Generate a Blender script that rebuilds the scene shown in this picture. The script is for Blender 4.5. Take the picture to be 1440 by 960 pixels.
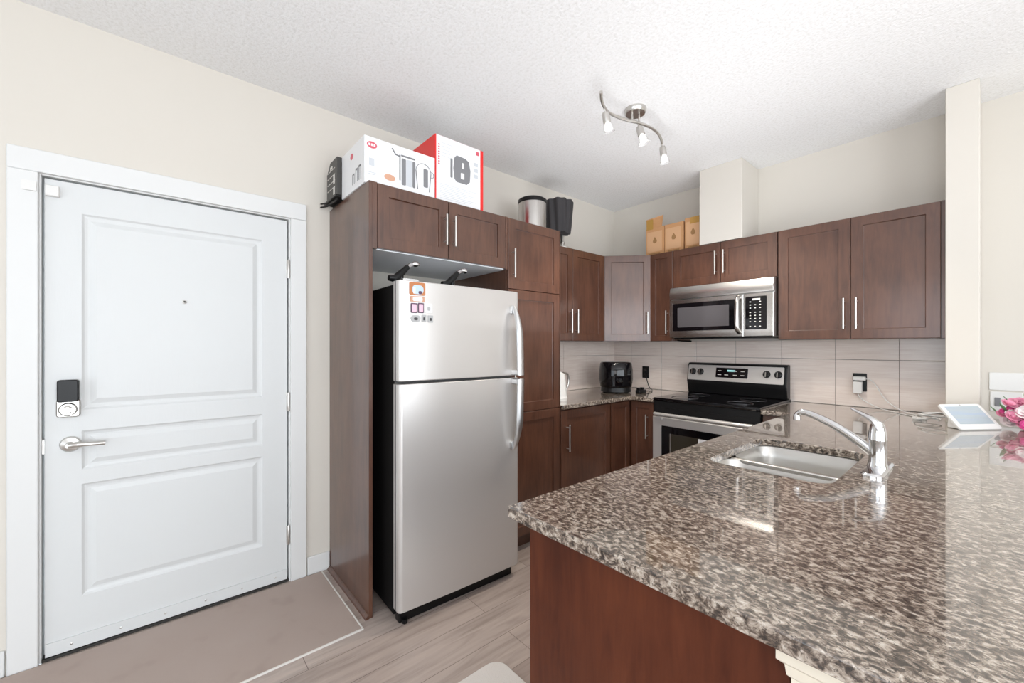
import bpy, bmesh, math, random
from mathutils import Matrix, Vector
random.seed(7)
PI = math.pi
for o in list(bpy.data.objects): bpy.data.objects.remove(o)
S = bpy.context.scene
COL = S.collection

# ------------------------------------------------------------------ camera, world, lights
CAM = (2.583, 0.0, 1.325)
cd = bpy.data.cameras.new('camera'); cam = bpy.data.objects.new('camera', cd); COL.objects.link(cam)
cam.location = CAM
cam.rotation_euler = (PI/2, 0, math.atan2(.76, .65))
cd.sensor_width = 36; cd.lens = 578/1440*36; cd.shift_y = 7/1440; cd.clip_start = .02
S.camera = cam
S.view_settings.view_transform = 'Standard'; S.view_settings.look = 'None'
S.view_settings.gamma = 1; S.view_settings.use_curve_mapping = False
S.view_settings.exposure = 0.0

w = bpy.data.worlds.new('sky'); S.world = w; w.use_nodes = True
w.node_tree.nodes['Background'].inputs[0].default_value = (.80, .90, 1, 1)
w.node_tree.nodes['Background'].inputs[1].default_value = 3.0

def area(name, loc, rot, sx, sy, power, col=(1, 1, 1)):
    l = bpy.data.lights.new(name, 'AREA'); l.shape = 'RECTANGLE'; l.size = sx; l.size_y = sy
    l.energy = power; l.color = col
    o = bpy.data.objects.new(name, l); COL.objects.link(o); o.location = loc; o.rotation_euler = rot
    return o
CEIL = 2.735; RX = 6.2; RY = -3.6; BY = 3.62
# daylight through the two big assumed windows of the unseen living room behind the camera
area('window_daylight', (RX-.02, .1, 1.25), (0, PI/2, 0), 2.3, 4.2, 105, (.93, .97, 1))
area('window_daylight', (3.0, RY+.02, 1.35), (PI/2, 0, 0), 3.6, 2.1, 20, (.93, .97, 1))
# added fill lamps, no real fixtures: ceiling wash behind the camera and ceiling bounces
area('added_ceiling_fill', (4.3, .9, 1.6), (PI, 0, 0), 1.2, 1.2, 46, (.97, .98, 1))
area('added_bounce_fill', (3.3, -.5, 1.5), (PI/2+.6, 0, math.atan2(.6, .8)), 1.0, 1.0, 11, (.97, .98, 1))
area('added_bounce_fill', (2.75, -.25, 1.2), (PI, 0, 0), .8, .8, 10, (.97, .98, 1))
area('added_bounce_fill', (1.40, 2.30, 1.42), (PI, 0, 0), 1.2, 1.2, 11.5, (.95, .97, 1))  # added fill hovering over the kitchen aisle, brightens its ceiling

# ------------------------------------------------------------------ materials
def mat(name, col, rough=.5, metal=0, spec=.5, coat=0, coat_rough=.05, emit=None, trans=0, aniso=0, ior=1.5):
    m = bpy.data.materials.new(name); m.use_nodes = True
    b = m.node_tree.nodes['Principled BSDF']
    b.inputs['Base Color'].default_value = (*col, 1); b.inputs['Roughness'].default_value = rough
    b.inputs['Metallic'].default_value = metal; b.inputs['Specular IOR Level'].default_value = spec
    b.inputs['Coat Weight'].default_value = coat; b.inputs['Coat Roughness'].default_value = coat_rough
    b.inputs['Transmission Weight'].default_value = trans; b.inputs['IOR'].default_value = ior
    b.inputs['Anisotropic'].default_value = aniso
    if emit: b.inputs['Emission Color'].default_value = (*emit[0], 1); b.inputs['Emission Strength'].default_value = emit[1]
    return m
def N(m, t, **k):
    n = m.node_tree.nodes.new(t)
    for a, v in k.items():
        if a in n.inputs: n.inputs[a].default_value = v
        else: setattr(n, a, v)
    return n
def L(m, a, b): m.node_tree.links.new(a, b)
def bsdf(m): return m.node_tree.nodes['Principled BSDF']
def coords(m, scale=(1, 1, 1), rot=(0, 0, 0), loc=(0, 0, 0)):
    tc = N(m, 'ShaderNodeTexCoord'); mp = N(m, 'ShaderNodeMapping')
    mp.inputs['Scale'].default_value = scale; mp.inputs['Rotation'].default_value = rot; mp.inputs['Location'].default_value = loc
    L(m, tc.outputs['Object'], mp.inputs['Vector']); return mp.outputs[0]
def ramp(m, fac, stops):
    r = N(m, 'ShaderNodeValToRGB'); e = r.color_ramp.elements
    while len(e) < len(stops): e.new(.5)
    for i, (p, c) in enumerate(stops): e[i].position = p; e[i].color = (*c, 1)
    L(m, fac, r.inputs[0]); return r.outputs[0]
def noise(m, vec, scale, detail=4, rough=.5, dist=0):
    n = N(m, 'ShaderNodeTexNoise'); n.inputs['Scale'].default_value = scale; n.inputs['Detail'].default_value = detail
    n.inputs['Roughness'].default_value = rough; n.inputs['Distortion'].default_value = dist
    if vec is not None: L(m, vec, n.inputs['Vector'])
    return n.outputs[0]
def bump(m, h, strength, dist=.01):
    b = N(m, 'ShaderNodeBump'); b.inputs['Strength'].default_value = strength; b.inputs['Distance'].default_value = dist
    L(m, h, b.inputs['Height']); L(m, b.outputs[0], bsdf(m).inputs['Normal'])

def wood_mat(name, dark, light, rough=.45, coat=.75, coat_rough=.17):
    m = mat(name, light, rough, coat=coat, coat_rough=coat_rough)
    n1 = noise(m, coords(m, (14, 14, 1.6)), 3.0, 6, .6, .6)
    n2 = noise(m, coords(m, (1, 1, .7)), 5.5, 3)
    mx = N(m, 'ShaderNodeMath', operation='ADD'); L(m, n1, mx.inputs[0]); L(m, n2, mx.inputs[1])
    hf = N(m, 'ShaderNodeMath', operation='MULTIPLY'); L(m, mx.outputs[0], hf.inputs[0]); hf.inputs[1].default_value = .5
    L(m, ramp(m, hf.outputs[0], [(.35, dark), (.65, light)]), bsdf(m).inputs['Base Color'])
    return m
M = {}
M['wall'] = mat('beige_wall_paint', (.665, .625, .565), .75, spec=.25)
bump(M['wall'], noise(M['wall'], coords(M['wall']), 260, 2), .06, .002)
M['ceil'] = mat('popcorn_ceiling', (.86, .86, .86), .95, spec=.1)
c = coords(M['ceil']); n = noise(M['ceil'], c, 75, 3, .65)
L(M['ceil'], ramp(M['ceil'], n, [(.30, (.80, .80, .79)), (.5, (.89, .89, .89)), (.75, (.92, .93, .94))]), bsdf(M['ceil']).inputs['Base Color'])
bump(M['ceil'], n, .35, .01)
M['white'] = mat('white_trim_paint', (.71, .71, .70), .42)
M['door'] = mat('white_door_paint', (.655, .665, .662), .42)
c = coords(M['door'], (1, 9, 1.1)); bump(M['door'], noise(M['door'], c, 5, 5, .6, 1.6), .10, .004)
M['cream'] = mat('cream_trim_paint', (.80, .73, .61), .5)
M['wood'] = wood_mat('espresso_cabinet_wood', (.054, .0175, .0080), (.112, .0425, .0215))
M['woodred'] = wood_mat('reddish_end_panel_wood', (.060, .013, .005), (.120, .031, .012), .5, .0)
bsdf(M['woodred']).inputs['Specular IOR Level'].default_value = .25
M['carcass'] = mat('cabinet_inside_melamine', (.80, .82, .84), .5)
M['nickel'] = mat('brushed_nickel', (.62, .60, .57), .28, 1)
M['chrome'] = mat('polished_chrome', (.70, .70, .71), .10, 1)
M['black'] = mat('black_plastic', (.006, .006, .0065), .35, spec=.3)
M['blackgloss'] = mat('black_glass', (.004, .0035, .0045), .06, spec=.4)
M['blackmatte'] = mat('black_textured_metal', (.006, .005, .005), .7, spec=.15)
M['steel'] = mat('brushed_stainless', (.62, .595, .575), .32, .52)
c = coords(M['steel'], (1, 1, 90)); n = noise(M['steel'], c, 3, 4, .6)
mr = N(M['steel'], 'ShaderNodeMapRange'); mr.inputs['To Min'].default_value = .30; mr.inputs['To Max'].default_value = .36
L(M['steel'], n, mr.inputs[0]); L(M['steel'], mr.outputs[0], bsdf(M['steel']).inputs['Roughness'])
M['steelbright'] = mat('polished_stainless_trim', (.56, .54, .52), .24, 1)
M['steeledge'] = mat('stainless_door_edge', (.60, .60, .60), .35, 1)
M['sink'] = mat('sink_stainless', (.58, .565, .54), .34, .95)
M['greygasket'] = mat('grey_gasket', (.10, .10, .10), .6)
M['plastic'] = mat('white_plastic', (.74, .73, .71), .35)
M['rubber'] = mat('dark_rubber', (.03, .028, .025), .7)
M['cardboard'] = mat('cardboard', (.52, .27, .12), .8)
M['cardlight'] = mat('cardboard_print', (.60, .35, .19), .7)
M['tape'] = mat('brown_tape', (.42, .23, .05), .3)
M['cardink'] = mat('brown_print', (.30, .16, .06), .7)
M['boxwhite'] = mat('white_glossy_card', (.76, .76, .77), .35)
M['boxred'] = mat('red_glossy_card', (.72, .02, .018), .3)
M['inkgrey'] = mat('grey_print', (.20, .20, .21), .45)
M['inklight'] = mat('pale_grey_print', (.55, .57, .60), .45)
M['inkdark'] = mat('dark_print', (.045, .043, .045), .4)
M['inkpink'] = mat('pink_red_print', (.62, .10, .14), .4)
M['inktan'] = mat('tan_print', (.60, .33, .22), .5)
M['kraftdark'] = mat('charcoal_card', (.055, .052, .048), .5)
M['cloth'] = mat('black_cloth', (.050, .047, .049), .9, spec=.2)
M['pink'] = mat('pink_petal', (.80, .32, .46), .6); M['magenta'] = mat('magenta_petal', (.62, .05, .25), .6)
M['petalwhite'] = mat('white_petal', (.88, .80, .80), .6); M['leaf'] = mat('green_leaf', (.12, .26, .10), .6)
M['rug'] = mat('cream_rug_pile', (.62, .58, .55), .95, spec=.1)
bump(M['rug'], noise(M['rug'], coords(M['rug']), 220, 2), .7, .004)
M['mat'] = mat('taupe_mat', (.40, .32, .28), .7, spec=.25)
n = noise(M['mat'], coords(M['mat']), 3.2, 3)
L(M['mat'], ramp(M['mat'], n, [(.30, (.345, .272, .238)), (.42, (.415, .333, .292)), (.7, (.43, .35, .31))]), bsdf(M['mat']).inputs['Base Color'])
M['matedge'] = mat('pale_mat_edge', (.70, .67, .63), .5)
M['glasslit'] = mat('lit_frosted_glass', (.95, .95, .92), .25, emit=((1, .97, .90), 1.6))
M['glassclear'] = mat('frosted_shade_glass', (.95, .95, .95), .22, trans=.75, ior=1.3)
M['screen'] = mat('display_picture', (.3, .35, .4), .15, emit=((.36, .40, .40), .32))
c = coords(M['screen'], (1, 1, 14)); n = noise(M['screen'], c, 3.5, 3)
L(M['screen'], ramp(M['screen'], n, [(.3, (.30, .36, .30)), (.5, (.50, .50, .44)), (.7, (.30, .38, .62))]), bsdf(M['screen']).inputs['Emission Color'])
M['paper'] = mat('grey_magnet_print', (.42, .42, .42), .5)
M['orange'] = mat('orange_brown_print', (.50, .19, .07), .5)
M['magblue'] = mat('pale_blue_print', (.50, .62, .75), .5)
M['magpink'] = mat('pale_pink_print', (.80, .52, .62), .5)
M['purple'] = mat('dark_plum_print', (.10, .05, .09), .5)
M['burner'] = mat('grey_burner_print', (.06, .055, .06), .15)
M['ovenglass'] = mat('oven_window_glass', (.035, .030, .022), .08, coat=.5)
M['ledge'] = mat('keypad_print', (.62, .60, .56), .5)
M['lcd'] = mat('blue_green_led', (.1, .3, .3), .3, emit=((.45, .75, .75), .8))
M['mwglass'] = mat('microwave_window_screen', (.075, .07, .075), .15, coat=.3)

# vinyl planks running along Y
m = M['floor'] = mat('grey_brown_vinyl_planks', (.35, .29, .26), .33, coat=.15, coat_rough=.2)
c = coords(m, rot=(0, 0, PI/2))
br = N(m, 'ShaderNodeTexBrick'); L(m, c, br.inputs['Vector'])
br.inputs['Scale'].default_value = 1; br.inputs['Brick Width'].default_value = 1.22; br.inputs['Row Height'].default_value = .18
br.inputs['Mortar Size'].default_value = .0015; br.offset = .37; br.inputs['Bias'].default_value = 0
br.inputs['Color1'].default_value = (.30, .235, .205, 1); br.inputs['Color2'].default_value = (.44, .365, .325, 1); br.inputs['Mortar'].default_value = (.17, .13, .11, 1)
n = noise(m, coords(m, (16, 1.4, 1)), 1.6, 6, .62, .8)
r = ramp(m, n, [(.30, (.72, .70, .68)), (.5, (1, 1, 1)), (.72, (1.18, 1.17, 1.16))])
mx = N(m, 'ShaderNodeMix', data_type='RGBA', blend_type='MULTIPLY'); mx.inputs[0].default_value = 1
L(m, br.outputs[0], mx.inputs[6]); L(m, r, mx.inputs[7]); L(m, mx.outputs[2], bsdf(m).inputs['Base Color'])
bump(m, n, .08, .003)

# speckled granite
m = M['granite'] = mat('brown_grey_granite', (.3, .25, .2), .22, spec=.6, coat=1.0, coat_rough=.025)
bsdf(m).inputs['Coat IOR'].default_value = 1.6
c = coords(m, (1, 1.0, 1), (0, 0, .5)); 
cs = coords(m, (1.0, 1.45, 1.2), (0, 0, .55))
n1 = noise(m, cs, 60, 6, .68, .55)
base = ramp(m, n1, [(.35, (.010, .008, .007)), (.425, (.070, .050, .038)), (.49, (.185, .142, .112)), (.565, (.40, .335, .275)), (.68, (.62, .56, .49))])
n2 = noise(m, cs, 130, 3, .6, .4)
dark = ramp(m, n2, [(.36, (.10, .08, .07)), (.44, (1, 1, 1))])
mx = N(m, 'ShaderNodeMix', data_type='RGBA', blend_type='MULTIPLY'); mx.inputs[0].default_value = .85
L(m, base, mx.inputs[6]); L(m, dark, mx.inputs[7])
L(m, mx.outputs[2], bsdf(m).inputs['Base Color'])

# backsplash tile: faint horizontal streaks
m = M['tile'] = mat('pinkish_beige_tile', (.6, .5, .44), .22, coat=.3, coat_rough=.08)
n = noise(m, coords(m, (2, 2, 26)), 2.2, 5, .6, .3)
L(m, ramp(m, n, [(.3, (.74, .62, .555)), (.7, (.86, .765, .70))]), bsdf(m).inputs['Base Color'])
M['grout'] = mat('grey_grout', (.30, .255, .235), .9)

# ------------------------------------------------------------------ mesh helpers
def frame(ox, oy, ang, oz=0):
    """local (u, n, z): u runs along the wall, n sticks out of it"""
    a = math.radians(ang); c, s = math.cos(a), math.sin(a)
    return Matrix(((c, s, 0, ox), (s, -c, 0, oy), (0, 0, 1, oz), (0, 0, 0, 1)))
class MB:
    def __init__(self, M=None): self.bm = bmesh.new(); self.M = M or Matrix.Identity(4); self.mi = 0
    def v(self, *p): return self.bm.verts.new(self.M @ Vector(p))
    def f(self, vs):
        try: fc = self.bm.faces.new(vs); fc.material_index = self.mi; return fc
        except ValueError: pass
    def box(self, x0, x1, y0, y1, z0, z1):
        p = [self.v(x, y, z) for z in (z0, z1) for x, y in ((x0, y0), (x1, y0), (x1, y1), (x0, y1))]
        for q in ((0, 1, 2, 3), (4, 5, 6, 7), (0, 1, 5, 4), (1, 2, 6, 5), (2, 3, 7, 6), (3, 0, 4, 7)): self.f([p[i] for i in q])
        return self
    def loft(self, rings, closed=True, caps=True):
        R = [[self.v(*p) for p in r] for r in rings]; n = len(R[0])
        for a, b in zip(R, R[1:]):
            for i in range(n if closed else n-1):
                j = (i+1) % n; self.f([a[i], a[j], b[j], b[i]])
        if caps: self.f(R[0][::-1]); self.f(R[-1])
        return self
    def lathe(self, prof, c=(0, 0, 0), seg=28, axis='z', caps=True, mod=None):
        rings = []
        for k, (r, h) in enumerate(prof):
            ring = []
            for i in range(seg):
                t = 2*PI*i/seg; rr = r*(mod(t, h) if mod else 1); a, b = rr*math.cos(t), rr*math.sin(t)
                p = {'z': (a, b, h), 'x': (h, a, b), 'y': (a, h, b)}[axis]
                ring.append((c[0]+p[0], c[1]+p[1], c[2]+p[2]))
            rings.append(ring)
        return self.loft(rings, caps=caps)
    def tube(self, pts, r, seg=12, caps=True, flat=1.0):
        P = [Vector(p) for p in pts]; rings = []; up = None
        for i, p in enumerate(P):
            t = (P[min(i+1, len(P)-1)]-P[max(i-1, 0)]).normalized()
            if up is None:
                up = Vector((0, 0, 1)) if abs(t.z) < .9 else Vector((1, 0, 0))
            s = t.cross(up).normalized(); up = s.cross(t).normalized()
            rr = r[i] if isinstance(r, (list, tuple)) else r
            rings.append([tuple(p + s*rr*math.cos(2*PI*k/seg) + up*rr*flat*math.sin(2*PI*k/seg)) for k in range(seg)])
        return self.loft(rings, caps=caps)
    def rrect(self, u0, u1, z0, z1, n0, n1, r, seg=5, cham=0):
        """rounded-rectangle plate in the (u, z) plane, thick n0..n1"""
        def ring(n, ins=0):
            out = []
            for cx, cz, a0 in ((u1-r, z1-r, 0), (u0+r, z1-r, PI/2), (u0+r, z0+r, PI), (u1-r, z0+r, 1.5*PI)):
                for k in range(seg+1):
                    t = a0+PI/2*k/seg; q = r-ins; out.append((cx+q*math.cos(t), n, cz+q*math.sin(t)))
            return out
        rs = [ring(n0), ring(n1)] if not cham else [ring(n0), ring(n1-cham), ring(n1, cham)]
        return self.loft(rs)
    def sphere(self, c, r, seg=12, sq=(1, 1, 1)):
        pr = []
        rings = []
        for j in range(1, seg):
            ph = PI*j/seg; rings.append([(c[0]+r*sq[0]*math.sin(ph)*math.cos(2*PI*i/seg), c[1]+r*sq[1]*math.sin(ph)*math.sin(2*PI*i/seg), c[2]-r*sq[2]*math.cos(ph)) for i in range(seg)])
        return self.loft(rings)
    def panelled(self, u0, u1, z0, z1, n0, n1, openings, prof, cham=.002):
        """slab front with sunk openings; prof = [(inset, depth below n1), ...]"""
        us = sorted({u0, u1, *[o[0] for o in openings], *[o[1] for o in openings]})
        zs = sorted({z0, z1, *[o[2] for o in openings], *[o[3] for o in openings]})
        V = {}
        def gv(u, z):
            if (u, z) not in V:
                uu = min(max(u, u0+cham), u1-cham); zz = min(max(z, z0+cham), z1-cham); V[u, z] = self.v(uu, n1, zz)
            return V[u, z]
        for i in range(len(us)-1):
            for j in range(len(zs)-1):
                um, zm = (us[i]+us[i+1])/2, (zs[j]+zs[j+1])/2
                if any(o[0] < um < o[1] and o[2] < zm < o[3] for o in openings): continue
                self.f([gv(us[i], zs[j]), gv(us[i+1], zs[j]), gv(us[i+1], zs[j+1]), gv(us[i], zs[j+1])])
        for a, b, c_, d in openings:
            pr = [gv(a, c_), gv(b, c_), gv(b, d), gv(a, d)]
            for ins, dep in prof:
                nx = [self.v(a+ins, n1-dep, c_+ins), self.v(b-ins, n1-dep, c_+ins), self.v(b-ins, n1-dep, d-ins), self.v(a+ins, n1-dep, d-ins)]
                for k in range(4): self.f([pr[k], pr[(k+1) % 4], nx[(k+1) % 4], nx[k]])
                pr = nx
            self.f(pr)
        # outer boundary: front loop points in order
        loop = [gv(u, z0) for u in us] + [gv(u1, z) for z in zs[1:]] + [gv(u, z1) for u in us[::-1][1:]] + [gv(u0, z) for z in zs[::-1][1:-1]]
        raw = [(u, z0) for u in us] + [(u1, z) for z in zs[1:]] + [(u, z1) for u in us[::-1][1:]] + [(u0, z) for z in zs[::-1][1:-1]]
        mid = [self.v(u, n1-cham, z) for u, z in raw]; bk = [self.v(u, n0, z) for u, z in raw]
        k = len(raw)
        for i in range(k):
            j = (i+1) % k; self.f([loop[i], loop[j], mid[j], mid[i]]); self.f([mid[i], mid[j], bk[j], bk[i]])
        self.f(bk[::-1]); return self
    def build(self, name, mats, parent=None, bevel=0, seg=2, smooth=35, fixn=True):
        me = bpy.data.meshes.new(name)
        if fixn: bmesh.ops.recalc_face_normals(self.bm, faces=self.bm.faces[:])
        off = worldloc(parent)
        if parent is None:
            xs = [v.co.x for v in self.bm.verts]; ys = [v.co.y for v in self.bm.verts]; zs = [v.co.z for v in self.bm.verts]
            org = Vector(((min(xs)+max(xs))/2, (min(ys)+max(ys))/2, min(zs)))
        else: org = off
        for v in self.bm.verts: v.co -= org
        self.bm.to_mesh(me); self.bm.free()
        for m_ in (mats if isinstance(mats, (list, tuple)) else [mats]): me.materials.append(m_ if not isinstance(m_, str) else M[m_])
        for p in me.polygons: p.use_smooth = True
        me.set_sharp_from_angle(angle=math.radians(smooth))
        o = bpy.data.objects.new(name, me); COL.objects.link(o)
        if parent is None: o.location = org
        else: o.parent = parent
        if bevel:
            bv = o.modifiers.new('bevel', 'BEVEL'); bv.width = bevel; bv.segments = seg; bv.limit_method = 'ANGLE'; bv.angle_limit = math.radians(40)
            bv.harden_normals = False
        return o
def worldloc(o):
    v = Vector((0, 0, 0))
    while o: v += o.location; o = o.parent
    return v
def thing(name, label, cat, loc, group=None):
    o = bpy.data.objects.new(name, None); COL.objects.link(o); o.location = loc; o.empty_display_size = .05
    return tag(o, label, cat, group)
def tag(o, label, cat, group=None):
    o['label'] = label; o['category'] = cat
    if group: o['group'] = group
    return o
def struct(o): o['kind'] = 'structure'; return o
def arc_pts(ctrl, n=24):
    """Catmull-Rom through ctrl"""
    P = [Vector(p) for p in ctrl]; P = [2*P[0]-P[1]] + P + [2*P[-1]-P[-2]]; out = []
    seg = len(P)-3; per = max(2, n//seg)
    for i in range(seg):
        a, b, c_, d = P[i:i+4]
        for k in range(per):
            t = k/per; out.append(.5*((2*b)+(c_-a)*t+(2*a-5*b+4*c_-d)*t*t+(3*b-a-3*c_+d)*t**3))
    out.append(P[-2]); return [tuple(p) for p in out]

# ------------------------------------------------------------------ room shell
T = .14
struct(MB().box(0, RX, RY, BY, -.1, 0).build('floor', 'floor'))
struct(MB().box(-T, RX+T, RY-T, BY+T, CEIL, CEIL+.1).build('ceiling', 'ceil'))
DY0, DY1, DZ = -.372, .545, 2.035          # door opening
b = MB()
b.box(-T, 0, RY-T, DY0-.03, 0, CEIL); b.box(-T, 0, DY1+.03, BY+T, 0, CEIL); b.box(-T, 0, DY0-.03, DY1+.03, DZ+.03, CEIL)
struct(b.build('wall_left', 'wall'))
struct(MB().box(0, RX, BY, BY+T, 0, CEIL).build('wall_back', 'wall'))
def holed(axis, c0, c1, lo, hi, h0, h1, z0, z1, name):
    b = MB()
    def bx(a0, a1, zz0, zz1):
        if axis == 'x': b.box(c0, c1, a0, a1, zz0, zz1)
        else: b.box(a0, a1, c0, c1, zz0, zz1)
    bx(lo, h0, 0, CEIL); bx(h1, hi, 0, CEIL); bx(h0, h1, 0, z0); bx(h0, h1, z1, CEIL)
    return struct(b.build(name, 'wall'))
holed('x', RX, RX+T, RY-T, BY+T, -2.0, 2.2, .1, 2.4, 'wall_right')
holed('y', RY-T, RY, 0, RX, 1.2, 4.8, .3, 2.4, 'wall_front')
b = MB(); b.box(RX+.03, RX+.08, -2.0, -1.94, .1, 2.4); b.box(RX+.03, RX+.08, 2.14, 2.2, .1, 2.4); b.box(RX+.03, RX+.08, .07, .13, .1, 2.4)
b.box(RX+.03, RX+.08, -1.94, 2.14, .1, .16); b.box(RX+.03, RX+.08, -1.94, 2.14, 2.34, 2.4); struct(b.build('window_1', 'white'))
b = MB(); b.box(1.2, 1.26, RY-.08, RY-.03, .3, 2.4); b.box(4.74, 4.8, RY-.08, RY-.03, .3, 2.4); b.box(2.97, 3.03, RY-.08, RY-.03, .3, 2.4)
b.box(1.2, 4.8, RY-.08, RY-.03, .3, .36); b.box(1.2, 4.8, RY-.08, RY-.03, 2.34, 2.4); struct(b.build('window_2', 'white'))
# wing wall beside the upper cabinets, and the boxed-in duct over the microwave
SX0, SX1, SY = 2.415, 2.54, 3.264
struct(MB().box(SX0, SX1, SY, BY, 0, CEIL).build('wall_wing', 'wall', bevel=.004))
struct(MB().box(1.05, 1.37, 3.293, BY, 2.137, CEIL).build('wall_duct', 'wall', bevel=.004))
# baseboards
def baseboard(name, x0, x1, y0, y1):
    struct(MB().box(x0, x1, y0, y1, 0, .105).build(name, 'white', bevel=.004))
baseboard('baseboard_left', 0, .013, .645, .768)
baseboard('baseboard_left', 0, .013, RY, -.475)
baseboard('baseboard_back', 2.56, RX, BY-.013, BY)

# entry door: casing, jamb, slab
b = MB()
def casing(b, y0, y1, z0, z1): b.box(0, .016, y0, y1, z0, z1)
b.box(0, .017, DY0-.098, DY0-.012, 0, DZ+.012); b.box(0, .017, DY1+.012, DY1+.095, 0, DZ+.012); b.box(0, .017, DY0-.098, DY1+.095, DZ+.012, DZ+.105)
struct(b.build('trim_1', 'white', bevel=.004))
b = MB()
b.box(-T, 0, DY0-.03, DY0-.006, 0, DZ+.03); b.box(-T, 0, DY1+.006, DY1+.03, 0, DZ+.03); b.box(-T, 0, DY0-.006, DY1+.006, DZ+.006, DZ+.03)
b.box(-.09, -.058, DY0-.006, DY0+.010, 0, DZ); b.box(-.09, -.058, DY1-.010, DY1+.006, 0, DZ); b.box(-.09, -.058, DY0, DY1, DZ-.012, DZ+.006)
struct(b.build('trim_2', 'white', bevel=.002))
struct(MB().box(-T, 0, DY0-.006, DY1+.006, 0, .012).build('trim_3', 'rubber'))
dr = thing('door_1', '', '', (-.03, (DY0+DY1)/2, .015)); del dr['label'], dr['category']; struct(dr)
fl = frame(0, 0, 90)
b = MB(fl)
b.panelled(DY0+.001, DY1-.001, .028, DZ-.002, -.050, -.006,
           [(-.262, .424, 1.048, 1.905), (-.262, .424, .785, .957), (-.262, .424, .235, .725)],
           [(.008, .006), (.018, .0085), (.026, .0085), (.046, .002)], cham=.002)
b.build('door_slab', 'door', dr, smooth=4)
b = MB(fl); b.rrect(DY0+.004, DY1-.004, .018, .072, -.006, .001, .002); 
sw = b.build('door_sweep', 'door', dr)
b = MB(fl)
for k in range(6): b.lathe([(.0045, .001), (.0045, .003), (.002, .004)], (DY0+.08+k*.155, 0, .045), 10, 'y')
b.build('screw', 'nickel', sw)
MB(fl).box(DY0+.002, DY1-.002, -.045, -.008, .013, .018+.001).build('rubber_seal', 'rubber', sw)
# peephole
b = MB(fl); b.lathe([(.009, -.007), (.009, -.003), (.006, -.0015)], (.090, 0, 1.545), 16, 'y'); b.mi = 1; b.lathe([(.005, -.0016), (.004, -.0008)], (.090, 0, 1.545), 12, 'y'); b.build('peephole', ['nickel', 'black'], dr)
# keypad deadbolt
b = MB(fl); b.rrect(-.336, -.264, 1.022, 1.100, -.006, .012, .012, cham=.004); dk = b.build('deadbolt', 'nickel', dr)
b = MB(fl); b.rrect(-.332, -.268, 1.088, 1.182, -.006, .026, .008, cham=.004); b.build('keypad_cover', 'black', dk)
b = MB(fl); b.lathe([(.029, .010), (.029, .018), (.024, .024)], (-.300, 0, 1.056), 24, 'y'); b.lathe([(.017, .022), (.016, .036), (.012, .040)], (-.300, 0, 1.056), 20, 'y')
b.rrect(-.322, -.278, 1.049, 1.063, .030, .044, .006); b.build('thumb_turn', 'nickel', dk)
# lever handle
b = MB(fl); b.lathe([(.033, -.006), (.033, .002), (.028, .010), (.013, .014), (.012, .046), (.010, .050)], (-.295, 0, .905), 28, 'y')
b.tube(arc_pts([(-.295, .046, .905), (-.268, .052, .907), (-.23, .050, .905), (-.185, .044, .902)], 14), [.012]*6+[.0095]*9, 12)
b.build('lever_handle', 'nickel', dr)
for z in (1.76, 1.013, .264):
    b = MB(fl); b.rrect(DY1-.006, DY1+.014, z-.05, z+.05, -.006, .002, .002); b.lathe([(.006, z-.052), (.0065, z-.05), (.0065, z+.05), (.004, z+.055)], (DY1+.003, .006, 0), 12)
    b.build('hinge', 'nickel', dr)
b = MB(fl); b.rrect(DY0-.006, DY0+.004, .872, .932, -.05, -.012, .001); b.build('latch_plate', 'nickel', dr)
# door contact sensor at the top corner
s = thing('door_sensor', 'small white two-piece alarm sensor at the top left corner of the door', 'sensor', (.003, DY0+.01, 1.965))
MB(fl).rrect(DY0+.004, DY0+.046, 1.958, 2.004, -.0055, .012, .004, cham=.003).build('magnet_block', 'plastic', s)
MB(fl).rrect(DY0-.058, DY0-.016, 1.965, 2.005, .0175, .024, .004).build('contact_block', 'plastic', s)

# backsplash tiles
def tiles(F_, u0, u1, z0, z1, uj, zj, name):
    b = MB(F_); b.box(u0, u1, .0, .006, z0, z1); b.mi = 1
    st = .33; g = .0017
    k0 = math.floor((u0-uj)/st); j0 = math.floor((z0-zj)/st)
    for k in range(k0, k0+20):
        for j in range(j0, j0+4):
            a0, a1 = max(u0, uj+k*st+g), min(u1, uj+(k+1)*st-g); c0, c1 = max(z0, zj+j*st+g), min(z1, zj+(j+1)*st-g)
            if a1-a0 > .005 and c1-c0 > .005: b.rrect(a0, a1, c0, c1, .004, .0095, .001, 1, cham=.001)
    return struct(b.build(name, ['grout', 'tile'], smooth=20))
tiles(frame(0, BY, 0), .012, SX0-.001, .916, 1.372, 2.194, 1.235, 'trim_4')
tiles(frame(0, 0, 90), 2.135, BY-.001, .916, 1.372, 3.16, 1.235, 'trim_5')

# ------------------------------------------------------------------ cabinets
SH = [(.002, .010), (.004, .0110)]
def pull(F_, u, z0, z1, n, parent, horiz=False):
    b = MB(F_); e = .022
    b.lathe([(.0045, z0), (.006, z0+.0015), (.006, z1-.0015), (.0045, z1)], (u, n+.030, 0), 14)
    for z in (z0+e, z1-e): b.lathe([(.0045, n), (.0045, n+.03)], (u, 0, z), 10, 'y')
    return b.build('handle', 'nickel', parent)
def cdoor(F_, u0, u1, z0, z1, n, parent, hu=None, hz=None, rail=.058, wood='wood', name='door'):
    b = MB(F_)
    b.panelled(u0, u1, z0, z1, n, n+.020, [(u0+rail, u1-rail, z0+rail, z1-rail)], SH, cham=.0018)
    d = b.build(name, wood, parent, smooth=8)
    if hu is not None: pull(F_, hu, hz[0], hz[1], n+.020, d)
    return d
G = .0018
FL = frame(0, 0, 90); FB = frame(0, BY, 0)     # n measured from the wall
CT = 2.135
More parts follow.
